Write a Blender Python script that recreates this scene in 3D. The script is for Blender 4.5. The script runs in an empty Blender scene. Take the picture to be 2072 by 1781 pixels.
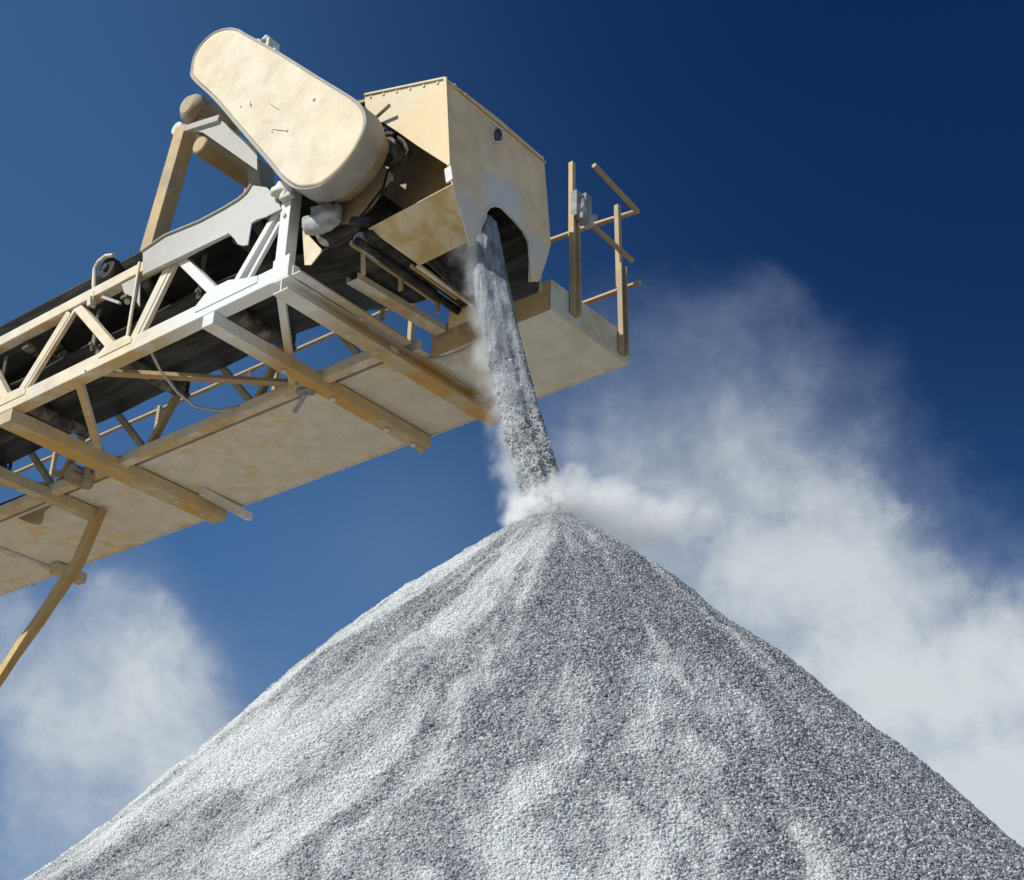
import bpy, bmesh, math, random
import numpy as np
from mathutils import Vector, Matrix
random.seed(7); np.random.seed(7)
S = bpy.context.scene
COL = S.collection
R = math.radians

# ------------------------------------------------------------------ camera
PITCH = R(28.0)
CAM = Vector((0, 0, 1.6))
cam_d = bpy.data.cameras.new('camera'); cam_d.sensor_width = 36; cam_d.lens = 36 * 3138 / 2072
cam_d.clip_start = 0.05; cam_d.clip_end = 6000
cam = bpy.data.objects.new('camera', cam_d); COL.objects.link(cam)
cam.location = CAM; cam.rotation_euler = (R(90) + PITCH, 0, 0)
S.camera = cam
S.view_settings.view_transform = 'Standard'; S.view_settings.look = 'None'; S.view_settings.exposure = 0; S.view_settings.gamma = 1
S.render.engine = 'CYCLES'
S.cycles.use_denoising = True
S.cycles.max_bounces = 12; S.cycles.volume_bounces = 8; S.cycles.volume_step_rate = 1.6; S.cycles.volume_max_steps = 128
S.cycles.transparent_max_bounces = 16

# survey of the site: rays used to size the machine's flat panels on their own planes
RT = Vector((1, 0, 0)); FW = Vector((0, math.cos(PITCH), math.sin(PITCH))); UPV = Vector((0, -math.sin(PITCH), math.cos(PITCH)))
def ray(x, y): return RT * ((x - 1036) / 3138) - UPV * ((y - 890.5) / 3138) + FW

# machine frame: U along the boom towards the head, V across it, W up
AU = Vector((0.78162927, -0.6235101, -0.01705381)); AV = Vector((0.62331548, 0.78181364, -0.01566048)); AW = AU.cross(AV)
ORG = Vector((-1.37444232, 7.93532413, 6.91134335))
BASIS = Matrix((AU, AV, AW)).transposed().to_4x4(); BASIS.translation = ORG
def loc(u, v, w): return BASIS @ Vector((u, v, w))
def on(ax, val, x, y):
    n = {'U': AU, 'V': AV, 'W': AW}[ax]; r = ray(x, y)
    t = (ORG + n * val - CAM).dot(n) / r.dot(n); p = CAM + r * t - ORG
    return Vector((p.dot(AU), p.dot(AV), p.dot(AW)))

# ------------------------------------------------------------------ object helpers
def tag(o, label=None, cat=None, kind=None, group=None):
    if label: o['label'] = label
    if cat: o['category'] = cat
    if kind: o['kind'] = kind
    if group: o['group'] = group
    return o

class MB:
    """collects shapes, then becomes one mesh object"""
    def __init__(s): s.v = []; s.f = []; s.sm = []
    def add(s, vs, fs, smooth=False):
        n = len(s.v); s.v += [tuple(v) for v in vs]; s.f += [tuple(i + n for i in f) for f in fs]; s.sm += [smooth] * len(fs); return s
    def bar(s, p0, p1, w, h, up=(0, 0, 1)):
        p0, p1, up = Vector(p0), Vector(p1), Vector(up); d = (p1 - p0).normalized()
        x = d.cross(up)
        if x.length < 1e-4: x = d.cross(Vector((0, 1, 0)))
        x.normalize(); y = x.cross(d).normalized()
        q = [(-1, -1), (1, -1), (1, 1), (-1, 1)]
        vs = [p + x * (a * w / 2) + y * (b * h / 2) for p in (p0, p1) for a, b in q]
        return s.add(vs, [(3, 2, 1, 0), (4, 5, 6, 7), (0, 1, 5, 4), (1, 2, 6, 5), (2, 3, 7, 6), (3, 0, 4, 7)])
    def box(s, a, b):
        (x0, y0, z0), (x1, y1, z1) = a, b
        vs = [(x0, y0, z0), (x1, y0, z0), (x1, y1, z0), (x0, y1, z0), (x0, y0, z1), (x1, y0, z1), (x1, y1, z1), (x0, y1, z1)]
        return s.add(vs, [(3, 2, 1, 0), (4, 5, 6, 7), (0, 1, 5, 4), (1, 2, 6, 5), (2, 3, 7, 6), (3, 0, 4, 7)])
    def extrude(s, prof, p0, p1, xa, ya, smooth=False):
        """closed 2D profile swept from p0 to p1"""
        p0, p1, xa, ya = Vector(p0), Vector(p1), Vector(xa).normalized(), Vector(ya).normalized(); n = len(prof)
        vs = [p + xa * a + ya * b for p in (p0, p1) for a, b in prof]
        fs = [(i, (i + 1) % n, (i + 1) % n + n, i + n) for i in range(n)]
        return s.add(vs, fs + [tuple(range(n - 1, -1, -1)), tuple(range(n, 2 * n))], smooth)
    def angle(s, p0, p1, a, t, xa, ya):
        return s.extrude([(0, 0), (a, 0), (a, t), (t, t), (t, a), (0, a)], p0, p1, xa, ya)
    def channel(s, p0, p1, w, h, t, xa, ya):
        """C profile: web along xa (depth w), flanges along ya (length h)"""
        return s.extrude([(-w/2, 0), (w/2, 0), (w/2, h), (w/2 - t, h), (w/2 - t, t), (-w/2 + t, t), (-w/2 + t, h), (-w/2, h)], p0, p1, xa, ya)
    def plate(s, pts, off):
        """planar polygon thickened by the vector off"""
        pts = [Vector(p) for p in pts]; off = Vector(off); n = len(pts)
        vs = pts + [p + off for p in pts]
        return s.add(vs, [(i, (i + 1) % n, (i + 1) % n + n, i + n) for i in range(n)] + [tuple(range(n - 1, -1, -1)), tuple(range(n, 2 * n))])
    def tube(s, pts, r, n=14, cap=True):
        pts = [Vector(p) for p in pts]; rs = r if isinstance(r, (list, tuple)) else [r] * len(pts)
        vs = []; pv = None
        for i, p in enumerate(pts):
            d = (pts[min(i + 1, len(pts) - 1)] - pts[max(i - 1, 0)]).normalized()
            if pv is None:
                pv = d.orthogonal().normalized()
            pv = (pv - d * pv.dot(d)).normalized(); q = d.cross(pv)
            vs += [p + (pv * math.cos(k * 2 * math.pi / n) + q * math.sin(k * 2 * math.pi / n)) * rs[i] for k in range(n)]
        fs = []
        for i in range(len(pts) - 1):
            for k in range(n):
                fs.append((i * n + k, i * n + (k + 1) % n, (i + 1) * n + (k + 1) % n, (i + 1) * n + k))
        s.add(vs, fs, True)
        if cap:
            m = len(s.v) - len(vs)
            s.f.append(tuple(m + k for k in range(n - 1, -1, -1))); s.sm.append(False)
            s.f.append(tuple(m + (len(pts) - 1) * n + k for k in range(n))); s.sm.append(False)
        return s
    def bolt(s, p, ax, r=.016, h=.012):
        p, ax = Vector(p), Vector(ax).normalized()
        return s.tube([p, p + ax * h], r, 6)
    def lump(s, c, r, amp=.25, seed=0, sub=2):
        bm = bmesh.new(); bmesh.ops.create_icosphere(bm, subdivisions=sub, radius=1); rs = random.Random(seed); c = Vector(c)
        ph = [(rs.uniform(2, 6), rs.uniform(0, 6), rs.uniform(2, 6), rs.uniform(0, 6)) for _ in range(4)]
        vs = []
        for v in bm.verts:
            k = 1 + amp * sum(math.sin(v.co.x * a + b + v.co.z * 2) * math.sin(v.co.y * e + f) for a, b, e, f in ph) / 2 + rs.uniform(-.05, .05)
            vs.append(c + Vector((v.co.x * r[0], v.co.y * r[1], v.co.z * r[2])) * k)
        fs = [tuple(v.index for v in f.verts) for f in bm.faces]; bm.free(); return s.add(vs, fs, True)
    def build(s, name, m, parent=None, bevel=.003, label=None):
        me = bpy.data.meshes.new(name); me.from_pydata(s.v, [], s.f)
        me.polygons.foreach_set('use_smooth', s.sm)
        bm = bmesh.new(); bm.from_mesh(me); bmesh.ops.recalc_face_normals(bm, faces=bm.faces); bm.to_mesh(me); bm.free()
        me.materials.append(m); me.update()
        o = bpy.data.objects.new(name, me); COL.objects.link(o)
        if parent is not None: o.parent = parent
        if bevel:
            b = o.modifiers.new('edge', 'BEVEL'); b.width = bevel; b.segments = 2; b.limit_method = 'ANGLE'; b.angle_limit = R(40)
            b.harden_normals = False
        if label: o['label'] = label
        return o

def empty(name, parent=None):
    o = bpy.data.objects.new(name, None); o.empty_display_size = .3; COL.objects.link(o)
    if parent is not None: o.parent = parent
    return o

# ------------------------------------------------------------------ materials
class NT:
    def __init__(s, t): s.t = t; t.nodes.clear()
    def n(s, typ, **kw):
        d = s.t.nodes.new(typ)
        for k, v in kw.items(): setattr(d, k, v)
        return d
    def L(s, a, b): s.t.links.new(a, b)
    def setin(s, sock, v):
        if isinstance(v, bpy.types.NodeSocket): s.L(v, sock)
        else: sock.default_value = v
    def math(s, op, a, b=None, c=None, clamp=False):
        d = s.n('ShaderNodeMath', operation=op, use_clamp=clamp); s.setin(d.inputs[0], a)
        if b is not None: s.setin(d.inputs[1], b)
        if c is not None: s.setin(d.inputs[2], c)
        return d.outputs[0]
    def vmath(s, op, a, b=None, scale=None):
        d = s.n('ShaderNodeVectorMath', operation=op); s.setin(d.inputs[0], a)
        if b is not None: s.setin(d.inputs[1], b)
        if scale is not None: s.setin(d.inputs['Scale'], scale)
        return d.outputs['Value'] if op in ('DOT_PRODUCT', 'LENGTH', 'DISTANCE') else d.outputs[0]
    def noise(s, vec, scale, detail=4, rough=.55, dist=0, col=False):
        d = s.n('ShaderNodeTexNoise'); s.setin(d.inputs['Vector'], vec); d.inputs['Scale'].default_value = scale
        d.inputs['Detail'].default_value = detail; d.inputs['Roughness'].default_value = rough; d.inputs['Distortion'].default_value = dist
        return d.outputs['Color'] if col else d.outputs[0]
    def ramp(s, x, a, b, lo=0., hi=1., smooth=True):
        d = s.n('ShaderNodeMapRange'); d.interpolation_type = 'SMOOTHSTEP' if smooth else 'LINEAR'; s.setin(d.inputs[0], x)
        for i, v in zip((1, 2, 3, 4), (a, b, lo, hi)): s.setin(d.inputs[i], v)
        return d.outputs[0]
    def mix(s, f, a, b, mode='MIX'):
        d = s.n('ShaderNodeMix', data_type='RGBA', blend_type=mode); s.setin(d.inputs[0], f)
        for i, v in ((6, a), (7, b)):
            s.setin(d.inputs[i], v if isinstance(v, bpy.types.NodeSocket) else (*v, 1) if len(v) == 3 else v)
        return d.outputs[2]
    def xyz(s, v):
        d = s.n('ShaderNodeSeparateXYZ'); s.setin(d.inputs[0], v); return d.outputs
    def comb(s, x, y, z):
        d = s.n('ShaderNodeCombineXYZ')
        for i, v in enumerate((x, y, z)): s.setin(d.inputs[i], v)
        return d.outputs[0]
    def out(s, col, rough, bump=None, bstr=.3, bdist=.01, metal=0, spec=.4, normal=None):
        b = s.n('ShaderNodeBsdfPrincipled'); s.setin(b.inputs['Base Color'], col if isinstance(col, bpy.types.NodeSocket) else (*col, 1))
        s.setin(b.inputs['Roughness'], rough); b.inputs['Metallic'].default_value = metal; b.inputs['Specular IOR Level'].default_value = spec
        if bump is not None:
            d = s.n('ShaderNodeBump'); d.inputs['Strength'].default_value = bstr; d.inputs['Distance'].default_value = bdist
            s.L(bump, d.inputs['Height']); s.L(d.outputs[0], b.inputs['Normal'])
        o = s.n('ShaderNodeOutputMaterial'); s.L(b.outputs[0], o.inputs[0]); return b

def mat(name):
    m = bpy.data.materials.new(name); m.use_nodes = True; return m, NT(m.node_tree)

conveyor = empty('belt_conveyor'); conveyor.matrix_world = BASIS
tag(conveyor, 'cream painted belt conveyor boom with dusty lattice frame discharging over the gravel pile', 'conveyor')

def paint(name, top, under, dusty, white=0.0, rough=.55, grime=.35, rust=.25, seed=0., patch=.60, spots=()):
    """old cream paint: paler dust where it faces up, ochre below, whitening towards the head node"""
    m, t = mat(name)
    tc = t.n('ShaderNodeTexCoord'); tc.object = conveyor; P = tc.outputs['Object']
    P = t.vmath('ADD', P, (seed, seed * 1.7, seed * .6)) if seed else P
    P0 = tc.outputs['Object']
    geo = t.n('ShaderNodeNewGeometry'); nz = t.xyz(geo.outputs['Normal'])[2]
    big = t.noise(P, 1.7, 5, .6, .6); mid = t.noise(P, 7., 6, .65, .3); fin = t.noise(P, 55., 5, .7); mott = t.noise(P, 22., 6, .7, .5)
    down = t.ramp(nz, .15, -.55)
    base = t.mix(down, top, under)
    # patches of grey rock dust
    pd = t.ramp(t.math('ADD', big, t.math('MULTIPLY', mid, .35)), patch, patch + .2)
    base = t.mix(t.math('MULTIPLY', pd, .85), base, dusty)
    base = t.mix(t.ramp(mott, .35, .75, 0., grime), base, t.mix(.5, dusty, (.30, .24, .15)))
    # tonal drift
    v = t.ramp(mid, .25, .75, .86, 1.08)
    base = t.mix(1., base, t.comb(v, v, v), 'MULTIPLY')
    # whitening near the head node of the frame
    d = t.vmath('DISTANCE', t.vmath('MULTIPLY', P0, (1., 1.6, 1.)), (-.35, 0., .30))
    wf = t.ramp(t.math('ADD', d, t.math('MULTIPLY', t.math('SUBTRACT', mid, .5), .9)), 1.05, .38, 0., white)
    base = t.mix(wf, base, (.70, .72, .71))
    for (c, rad, k) in spots:
        d = t.vmath('DISTANCE', P0, c); wf = t.ramp(t.math('ADD', d, t.math('MULTIPLY', t.math('SUBTRACT', mid, .5), .22)), rad, rad * .25, 0., k); base = t.mix(wf, base, (.66, .70, .74))
    # rust freckles and chips
    ch = t.ramp(t.noise(P, 34., 4, .8), .70, .76, 0., rust)
    base = t.mix(ch, base, (.16, .08, .035))
    bump = t.math('ADD', t.math('MULTIPLY', mott, .7), t.math('MULTIPLY', fin, .5))
    t.out(base, t.ramp(mid, .3, .7, rough - .08, rough + .25), bump, .28, .006, spec=.3)
    return m

CREAM = (.74, .61, .41); OCHRE = (.60, .44, .20); GREYD = (.50, .48, .42)
M_guard = paint('cream_paint', (.70, .60, .42), (.60, .46, .26), (.70, .64, .50), 0, .5, .12, .12, 3.)
M_hood = paint('hood_paint', (.72, .58, .35), (.50, .34, .13), (.64, .57, .42), 0, .5, .08, .06, 8.)
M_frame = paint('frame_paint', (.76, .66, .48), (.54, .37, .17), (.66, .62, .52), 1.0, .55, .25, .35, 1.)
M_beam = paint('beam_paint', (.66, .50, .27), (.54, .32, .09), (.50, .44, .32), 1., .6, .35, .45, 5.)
M_walk = paint('walkway_paint', (.62, .48, .28), (.70, .47, .19), (.66, .64, .56), 0, .65, .22, .25, 12., .47)
M_plat = paint('platform_paint', (.62, .50, .32), (.60, .55, .44), (.70, .70, .65), 0, .65, .22, .2, 31., .44)
M_skirt = paint('skirt_paint', (.46, .45, .41), (.46, .44, .38), (.46, .46, .44), .35, .6, .35, .3, 15.)
M_rail = paint('rail_paint', (.60, .44, .24), (.38, .24, .10), (.38, .30, .19), 0, .55, .5, .5, 9.)
M_brown = paint('dusty_brown_steel', (.42, .33, .21), (.26, .17, .08), (.42, .38, .30), 0, .6, .6, .5, 6.)
M_white = paint('dust_caked_steel', (.70, .70, .67), (.50, .46, .39), (.72, .72, .70), 0, .8, .3, .2, 4.)

def mk_rubber(name, a, b, r0=.6, streak=None):
    m, t = mat(name)
    tc = t.n('ShaderNodeTexCoord'); tc.object = conveyor; P = tc.outputs['Object']
    Q = t.vmath('MULTIPLY', P, (.6, 5., 5.))
    n1 = t.noise(Q, 2.4, 6, .65, .3); n2 = t.noise(P, 30, 5, .7)
    c = t.mix(t.ramp(n1, .40, .75), a, b); c = t.mix(t.ramp(n2, .5, .8, 0, .35), c, b)
    t.out(c, r0, n2, .3, .004, spec=.25); return m
M_belt = mk_rubber('black_belt_rubber', (.012, .011, .010), (.075, .07, .064))
M_lining = mk_rubber('dark_hood_lining', (.045, .044, .042), (.17, .165, .155), .8)
M_steel = mk_rubber('dark_oily_steel', (.05, .043, .035), (.30, .26, .21), .6)
M_galv = mk_rubber('dusty_bearing_steel', (.22, .23, .235), (.58, .58, .57), .6)

# ------------------------------------------------------------------ conveyor: truss
NEAR, FAR, OUT = 0.0, 0.95, 2.02
U0 = -9.5
cw = .105
tr = MB()
tr.bar((U0, 0, .06), (.045, 0, .06), cw, .115)
tr.bar((U0, 0, .70), (-.045, 0, .70), .085, .085)
tr.bar((U0, FAR, .0), (.02, FAR, .0), .075, .085)
tr.bar((U0, FAR, .70), (.0, FAR, .70), .08, .08)
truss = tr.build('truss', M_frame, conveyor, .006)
def sub(name, mb, m, parent, bevel=.004, label=None): return mb.build(name, m, parent, bevel, label)
# posts and diagonals, near side
sub('post', MB().bar((-.045, 0, .11), (-.045, 0, .70), .088, .088, (1, 0, 0)), M_frame, truss)
DB = [(-1.13, -.60), (-2.20, -1.66), (-3.32, -2.86), (-4.45, -3.98), (-5.6, -5.1), (-6.7, -6.25)]
for i, (a, b) in enumerate(DB):
    sub('diagonal_brace', MB().bar((a, 0, .665), (b, 0, .11), .07, .078 if i == 0 else .062, (0, 1, 0)), M_frame, truss)
DA = [(-1.19, -1.50), (-2.30, -2.78), (-3.4, -3.9), (-4.55, -5.0), (-5.7, -6.15)]
for a, b in DA:
    m_ = MB(); xa = Vector((b - a, 0, -.55)).cross(Vector((0, 1, 0))).normalized()
    m_.angle((a, -.035, .665), (b, -.035, .11), .072, .009, xa, (0, 1, 0)); m_.angle((a + .085, -.03, .665), (b + .085, -.03, .11), .03, .03, xa, (0, 1, 0))
    sub('diagonal_brace', m_, M_frame, truss, .003)
m_ = MB(); m_.bar((-.12, 0, .64), (-.53, 0, .11), .05, .05, (0, 1, 0)); m_.bar((-.115, .004, .54), (-.42, .004, .11), .03, .026, (0, 1, 0)); sub('diagonal_brace', m_, M_frame, truss)
sub('tie_rod', MB().bar((-1.50, -.046, .745), (-1.50, -.046, .12), .022, .016), M_frame, truss, .002)
# gussets
def gus(p): sub('gusset_plate', MB().plate(p, (0, .005, 0)), M_frame, truss, .002)
gus([(-.80, -.058, .11), (-.72, -.058, .17), (-.62, -.058, .19), (-.50, -.058, .19), (-.36, -.058, .145), (-.22, -.058, .11), (-.22, -.058, .06), (-.80, -.058, .06)])
gus([(-1.78, -.058, .11), (-1.72, -.058, .15), (-1.50, -.058, .15), (-1.44, -.058, .11), (-1.44, -.058, .07), (-1.78, -.058, .07)])
gus([(-2.98, -.058, .11), (-2.90, -.058, .15), (-2.70, -.058, .15), (-2.60, -.058, .11), (-2.60, -.058, .07), (-2.98, -.058, .07)])
gus([(-.095, -.051, .0), (.05, -.051, .0), (.05, -.051, .17), (-.095, -.051, .17)])
# far side braces
for a, b in [(-3.10, -2.52), (-4.2, -3.62), (-1.9, -1.35), (-.80, -.30)]:
    sub('diagonal_brace', MB().bar((a, FAR, .66), (b, FAR, .045), .045, .05, (0, 1, 0)), M_brown, truss)
for a, b in [(-2.03, -2.46), (-3.2, -3.55), (-.95, -1.30)]:
    sub('diagonal_brace', MB().bar((a, FAR + .01, .66), (b, FAR + .01, .045), .05, .05, (0, 1, 0)), M_rail, truss)
# bottom lateral bracing
sub('lateral_brace', MB().angle((-1.95, -.02, .012), (-.93, .93, .012), .062, .008, (.7, -.7, 0), (0, 0, 1)), M_rail, truss, .002)
sub('lateral_brace', MB().bar((-.10, .03, .02), (-.905, .93, .02), .052, .052), M_frame, truss)
sub('lateral_brace', MB().bar((-2.05, .0, .02), (-2.96, .93, .02), .055, .05), M_frame, truss)
sub('lateral_brace', MB().angle((-4.6, -.02, .012), (-3.65, .93, .012), .062, .008, (.7, -.7, 0), (0, 0, 1)), M_rail, truss, .002)
# cross beams under the frame that carry the walkway
def cross_beam(u, v0, v1, w=.10, h=.085, m=M_beam, mirror=1):
    b = MB(); z = -.034
    b.channel((u, v0, z + h/2), (u, v1, z + h/2), w, -h, .012, (1, 0, 0), (0, 0, 1))
    return b
def ibeam(u, v0, v1, w, h, z=0.0):
    b = MB(); t = .012
    pr = [(-w/2, -h/2), (w/2, -h/2), (w/2, -h/2 + t), (t/2, -h/2 + t), (t/2, h/2 - t), (w/2, h/2 - t), (w/2, h/2), (-w/2, h/2), (-w/2, h/2 - t), (-t/2, h/2 - t), (-t/2, -h/2 + t), (-w/2, -h/2 + t)]
    b.extrude(pr, (u, v0, z), (u, v1, z), (1, 0, 0), (0, 0, 1)); return b
sub('cross_beam', ibeam(.0, -.052, 2.03, .13, .10, -.045), M_beam, truss)
sub('flange', MB().angle((.075, -.04, .0), (.075, .98, .0), .07, .01, (1, 0, 0), (0, 0, 1)), M_beam, truss, .002)
b1 = MB(); b1.bar((-.66, -.052, -.045), (-.66, 2.03, -.045), .105, .09); b1.bar((-.66, 1.97, -.09), (-.66, 2.0, -.13), .05, .02, (0, 1, 0)); sub('cross_beam', b1, M_beam, truss)
b2 = MB(); b2.bar((-2.80, -.052, -.05), (-2.80, 1.98, -.05), .15, .10); sub('cross_beam', b2, M_beam, truss)
sub('cross_beam', MB().bar((-2.62, 1.62, -.02), (-2.62, 2.14, -.045), .05, .06), M_white, truss)
b3 = MB(); b3.bar((-3.62, -.052, -.045), (-3.62, 1.42, -.045), .09, .09); sub('cross_beam', b3, M_beam, truss)
b3 = MB(); b3.bar((-4.78, 1.84, -.045), (-4.78, 2.16, -.045), .10, .09); sub('beam_stub', b3, M_beam, truss)
for u, v in [(-.66, .62), (-.66, 1.08), (-.66, 1.62), (-.66, 1.90), (-2.78, 1.52), (-2.80, 1.80), (.0, .55), (.0, .80)]:
    sub('bolt', MB().bolt((u, v, -.092), (0, 0, -1), .02, .022), M_white, truss, 0)

# ------------------------------------------------------------------ belt, pulleys, idlers
def strip(mb, pts, width_pts=None, t=.014, v0=.1, v1=.86):
    """flat strip following pts (u,w), spanning v0..v1, thickness t below the line"""
    n = len(pts); vs = []
    for i, (u, w) in enumerate(pts):
        a = Vector(pts[max(i-1, 0)]); b = Vector(pts[min(i+1, n-1)]); d = (b - a).normalized(); nn = Vector((-d.y, d.x)) * t
        vs += [(u, v0, w), (u, v1, w), (u + nn.x, v1, w + nn.y), (u + nn.x, v0, w + nn.y)]
    fs = [(3, 2, 1, 0), tuple((n-1)*4 + k for k in range(4))]
    for i in range(n - 1):
        for k in range(4): fs.append((i*4 + k, i*4 + (k+1) % 4, (i+1)*4 + (k+1) % 4, (i+1)*4 + k))
    mb.add(vs, fs, True)
PU, PW, PR = .33, .43, .235
bl = MB()
prof = [(.055, .945), (.20, .80), (.31, .725), (.64, .725), (.75, .80), (.895, .945)]
us = [U0 + .5 * i for i in range(int((-.5 - U0) / .5) + 1)] + [-.5]
vs = []; n = len(prof)
def flat(k): return [(v, w * (1 - k) + (PW + PR + .012) * k) for v, w in prof]
secs = [(u, 0) for u in us] + [(-.2, .45), (.05, .85), (PU, 1.)]
for u, k in secs:
    for (v, w) in flat(k): vs.append((u, v, w))
    for (v, w) in flat(k): vs.append((u, v, w + .016))
fs = []
for i in range(len(secs) - 1):
    a, b = i * 2 * n, (i + 1) * 2 * n
    for k in range(n - 1):
        fs.append((a + k, a + k + 1, b + k + 1, b + k)); fs.append((a + n + k + 1, a + n + k, b + n + k, b + n + k + 1))
    fs.append((a, b, b + n, a + n)); fs.append((a + n - 1, a + 2*n - 1, b + 2*n - 1, b + n - 1))
bl.add(vs, fs, True)
arc = [(PU + (PR + .006) * math.sin(R(a)), PW + (PR + .006) * math.cos(R(a))) for a in range(0, 200, 12)]
strip(bl, arc[::-1] , t=.014)
strip(bl, [(arc[-1][0], arc[-1][1]), (.05, .24), (-.15, .305), (-.6, .36)] + [(u, .38 + .012 * math.sin(u * 5)) for u in np.arange(-1., U0, -.28)], t=-.014)
belt = bl.build('belt', M_belt, conveyor, 0)
hp = MB().tube([(PU, .09, PW), (PU, .87, PW)], PR, 40); hp.tube([(PU, -.2, PW), (PU, 1.02, PW)], .035, 16)
hpo = hp.build('head_pulley', M_steel, conveyor, .004)
bh = MB(); bh.lump((PU-.02, -.05, PW-.13), (.13, .07, .09), .3, 4); bh.box((PU-.13, -.06, PW-.17), (PU+.11, -.005, PW-.05)); bh.tube([(PU, -.075, PW-.10), (PU, .01, PW-.10)], .088, 20)
bh.tube([(PU-.09, -.075, PW-.15), (PU-.09, -.03, PW-.15)], .02, 6); bh.tube([(PU+.08, -.075, PW-.15), (PU+.08, -.03, PW-.15)], .02, 6)
bh.build('bearing_housing', M_galv, hpo, .012)
for u in (-.92, -2.03, -3.12, -4.2, -5.3):
    ro = MB().tube([(u, .11, .318), (u, .85, .318)], .052, 18); ro.tube([(u, .02, .318), (u, .93, .318)], .015, 8)
    for v in (.05, .90): ro.box((u-.02, v-.006, .27), (u+.02, v+.006, .62))
    ro.build('return_roller', M_steel, conveyor, .002)
for u in (-.58, -1.72, -2.85, -3.95, -5.05):
    ro = MB(); ro.bar((u, .02, .60), (u, .93, .60), .07, .05)
    ro.tube([(u+.02, .32, .664), (u+.02, .63, .664)], .045, 14); ro.tube([(u+.02, .08, .86), (u+.02, .29, .69)], .045, 14); ro.tube([(u+.02, .87, .86), (u+.02, .66, .69)], .045, 14)
    ro.build('carrying_idler', M_steel, conveyor, .002)

# idler end guard above the near chord
def z5(x, y, v=-.02, ax='V'): return on(ax, v, x / 3.453 * .9317, (550 + y / 3.453) * .9317)
ig = MB().tube([z5(708, 335), z5(704, 230), z5(710, 120), z5(742, 62), z5(795, 22), z5(850, 16)], .016, 8)
ig.bar(z5(690, 330, -.05), z5(690, 400, -.05), .05, .02); ig.plate([z5(650, 290, -.05), z5(700, 280, -.05), z5(700, 350, -.05), z5(650, 400, -.05)], (0, .01, 0))
igo = ig.build('idler_guard', M_frame, conveyor, .002)
c = z5(822, 122, .03); MB().tube([(c.x, .0, c.z), (c.x, .12, c.z)], [.088, .088], 22).tube([(c.x, -.02, c.z), (c.x, .02, c.z)], .03, 10).build('roller_end', M_belt, igo, .008)
gb = MB(); gb.plate([z5(905, 215, -.03), z5(1050, 150, -.03), z5(1045, 400, -.03), z5(1000, 330, -.03), z5(930, 300, -.03)], (0, .008, 0))
gb.bar(z5(770, 330, -.02), z5(900, 375, -.02), .02, .02); gb.tube([z5(955, 365, -.05), z5(955, 365, .02)], .02, 10)
gb.build('gusset_plate', M_skirt, truss, .002)

# skirt plate beside the head
def z4(x, y, v=-.055, ax='V'): return on(ax, v, (200 + x / 2.96) * .9317, (400 + y / 2.96) * .9317)
sk = MB(); skp = [(325, 440), (325, 592), (480, 527), (600, 475), (740, 398), (880, 320), (912, 350), (935, 385), (965, 396), (1000, 390), (1012, 320), (1024, 250), (1060, 226), (1110, 212), (1215, 160), (1180, 80), (1120, 20), (1035, 8), (1000, 62), (950, 105), (850, 165), (700, 245), (480, 335)]
sk.plate([z4(*p) for p in skp], (0, .008, 0))
sk.bar(z4(330, 585, -.065), z4(880, 322, -.065), .028, .012)
top_edge = [(325, 440), (480, 335), (700, 245), (850, 165), (950, 105), (1000, 62), (1035, 8)]
for a, b in zip(top_edge, top_edge[1:]): sk.bar(z4(*a, -.045), z4(*b, -.045), .05, .008)
sko = sk.build('skirt_plate', M_skirt, conveyor, .002)
cap = MB(); cap.box((-.14, -.075, .685), (.02, .03, .76)); cap.box((-.07, -.09, .60), (.04, -.04, .70)); cap.lump((-.05, -.07, .70), (.10, .05, .07), .35, 5); cap.bar((-.10,-.05,.70),(-.02,-.07,.62),.05,.06); MB().bolt((-.045, -.043, .50), (0, -1, 0), .016, .014).build('bolt', M_white, truss, 0); cap.build('post_cap', M_white, truss, .012)

# ------------------------------------------------------------------ drive guard
def catmull(P, k=5):
    out = []; n = len(P)
    for i in range(n):
        p0, p1, p2, p3 = P[i-1], P[i], P[(i+1) % n], P[(i+2) % n]
        for j in range(k):
            t = j / k
            out.append(0.5 * ((2*p1) + (p2-p0)*t + (2*p0-5*p1+4*p2-p3)*t*t + (3*p1-p0-3*p2+p3)*t**3))
    return out
gp = [(388, 160), (386, 138), (392, 112), (408, 86), (432, 65), (458, 56), (480, 58), (502, 70), (560, 102), (650, 158), (712, 196), (732, 215), (741, 238), (738, 264), (722, 300), (700, 332), (672, 360), (645, 378), (615, 384), (590, 379), (566, 360), (543, 332), (480, 258), (430, 200)]
GO = catmull([on('V', -.30, *p) for p in gp])
cg = sum(GO, Vector()) / len(GO)
def offs(P, d, v):
    out = []; n = len(P)
    for i in range(n):
        t = (P[(i+1) % n] - P[i-1]).normalized(); nn = Vector((-t.z, 0, t.x))
        if nn.dot(cg - P[i]) < 0: nn = -nn
        q = P[i] + nn * d; out.append(Vector((q.x, v, q.z)))
    return out
def loft(mb, rings, smooth=True, capf=True, capb=True):
    n = len(rings[0]); vs = [p for r in rings for p in r]; fs = []
    for i in range(len(rings) - 1):
        for k in range(n): fs.append((i*n + k, i*n + (k+1) % n, (i+1)*n + (k+1) % n, (i+1)*n + k))
    mb.add(vs, fs, smooth)
    b = len(mb.v) - len(vs)
    if capf: mb.f.append(tuple(b + k for k in range(n))); mb.sm.append(False)
    if capb: mb.f.append(tuple(b + (len(rings)-1)*n + k for k in range(n))); mb.sm.append(False)
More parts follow.
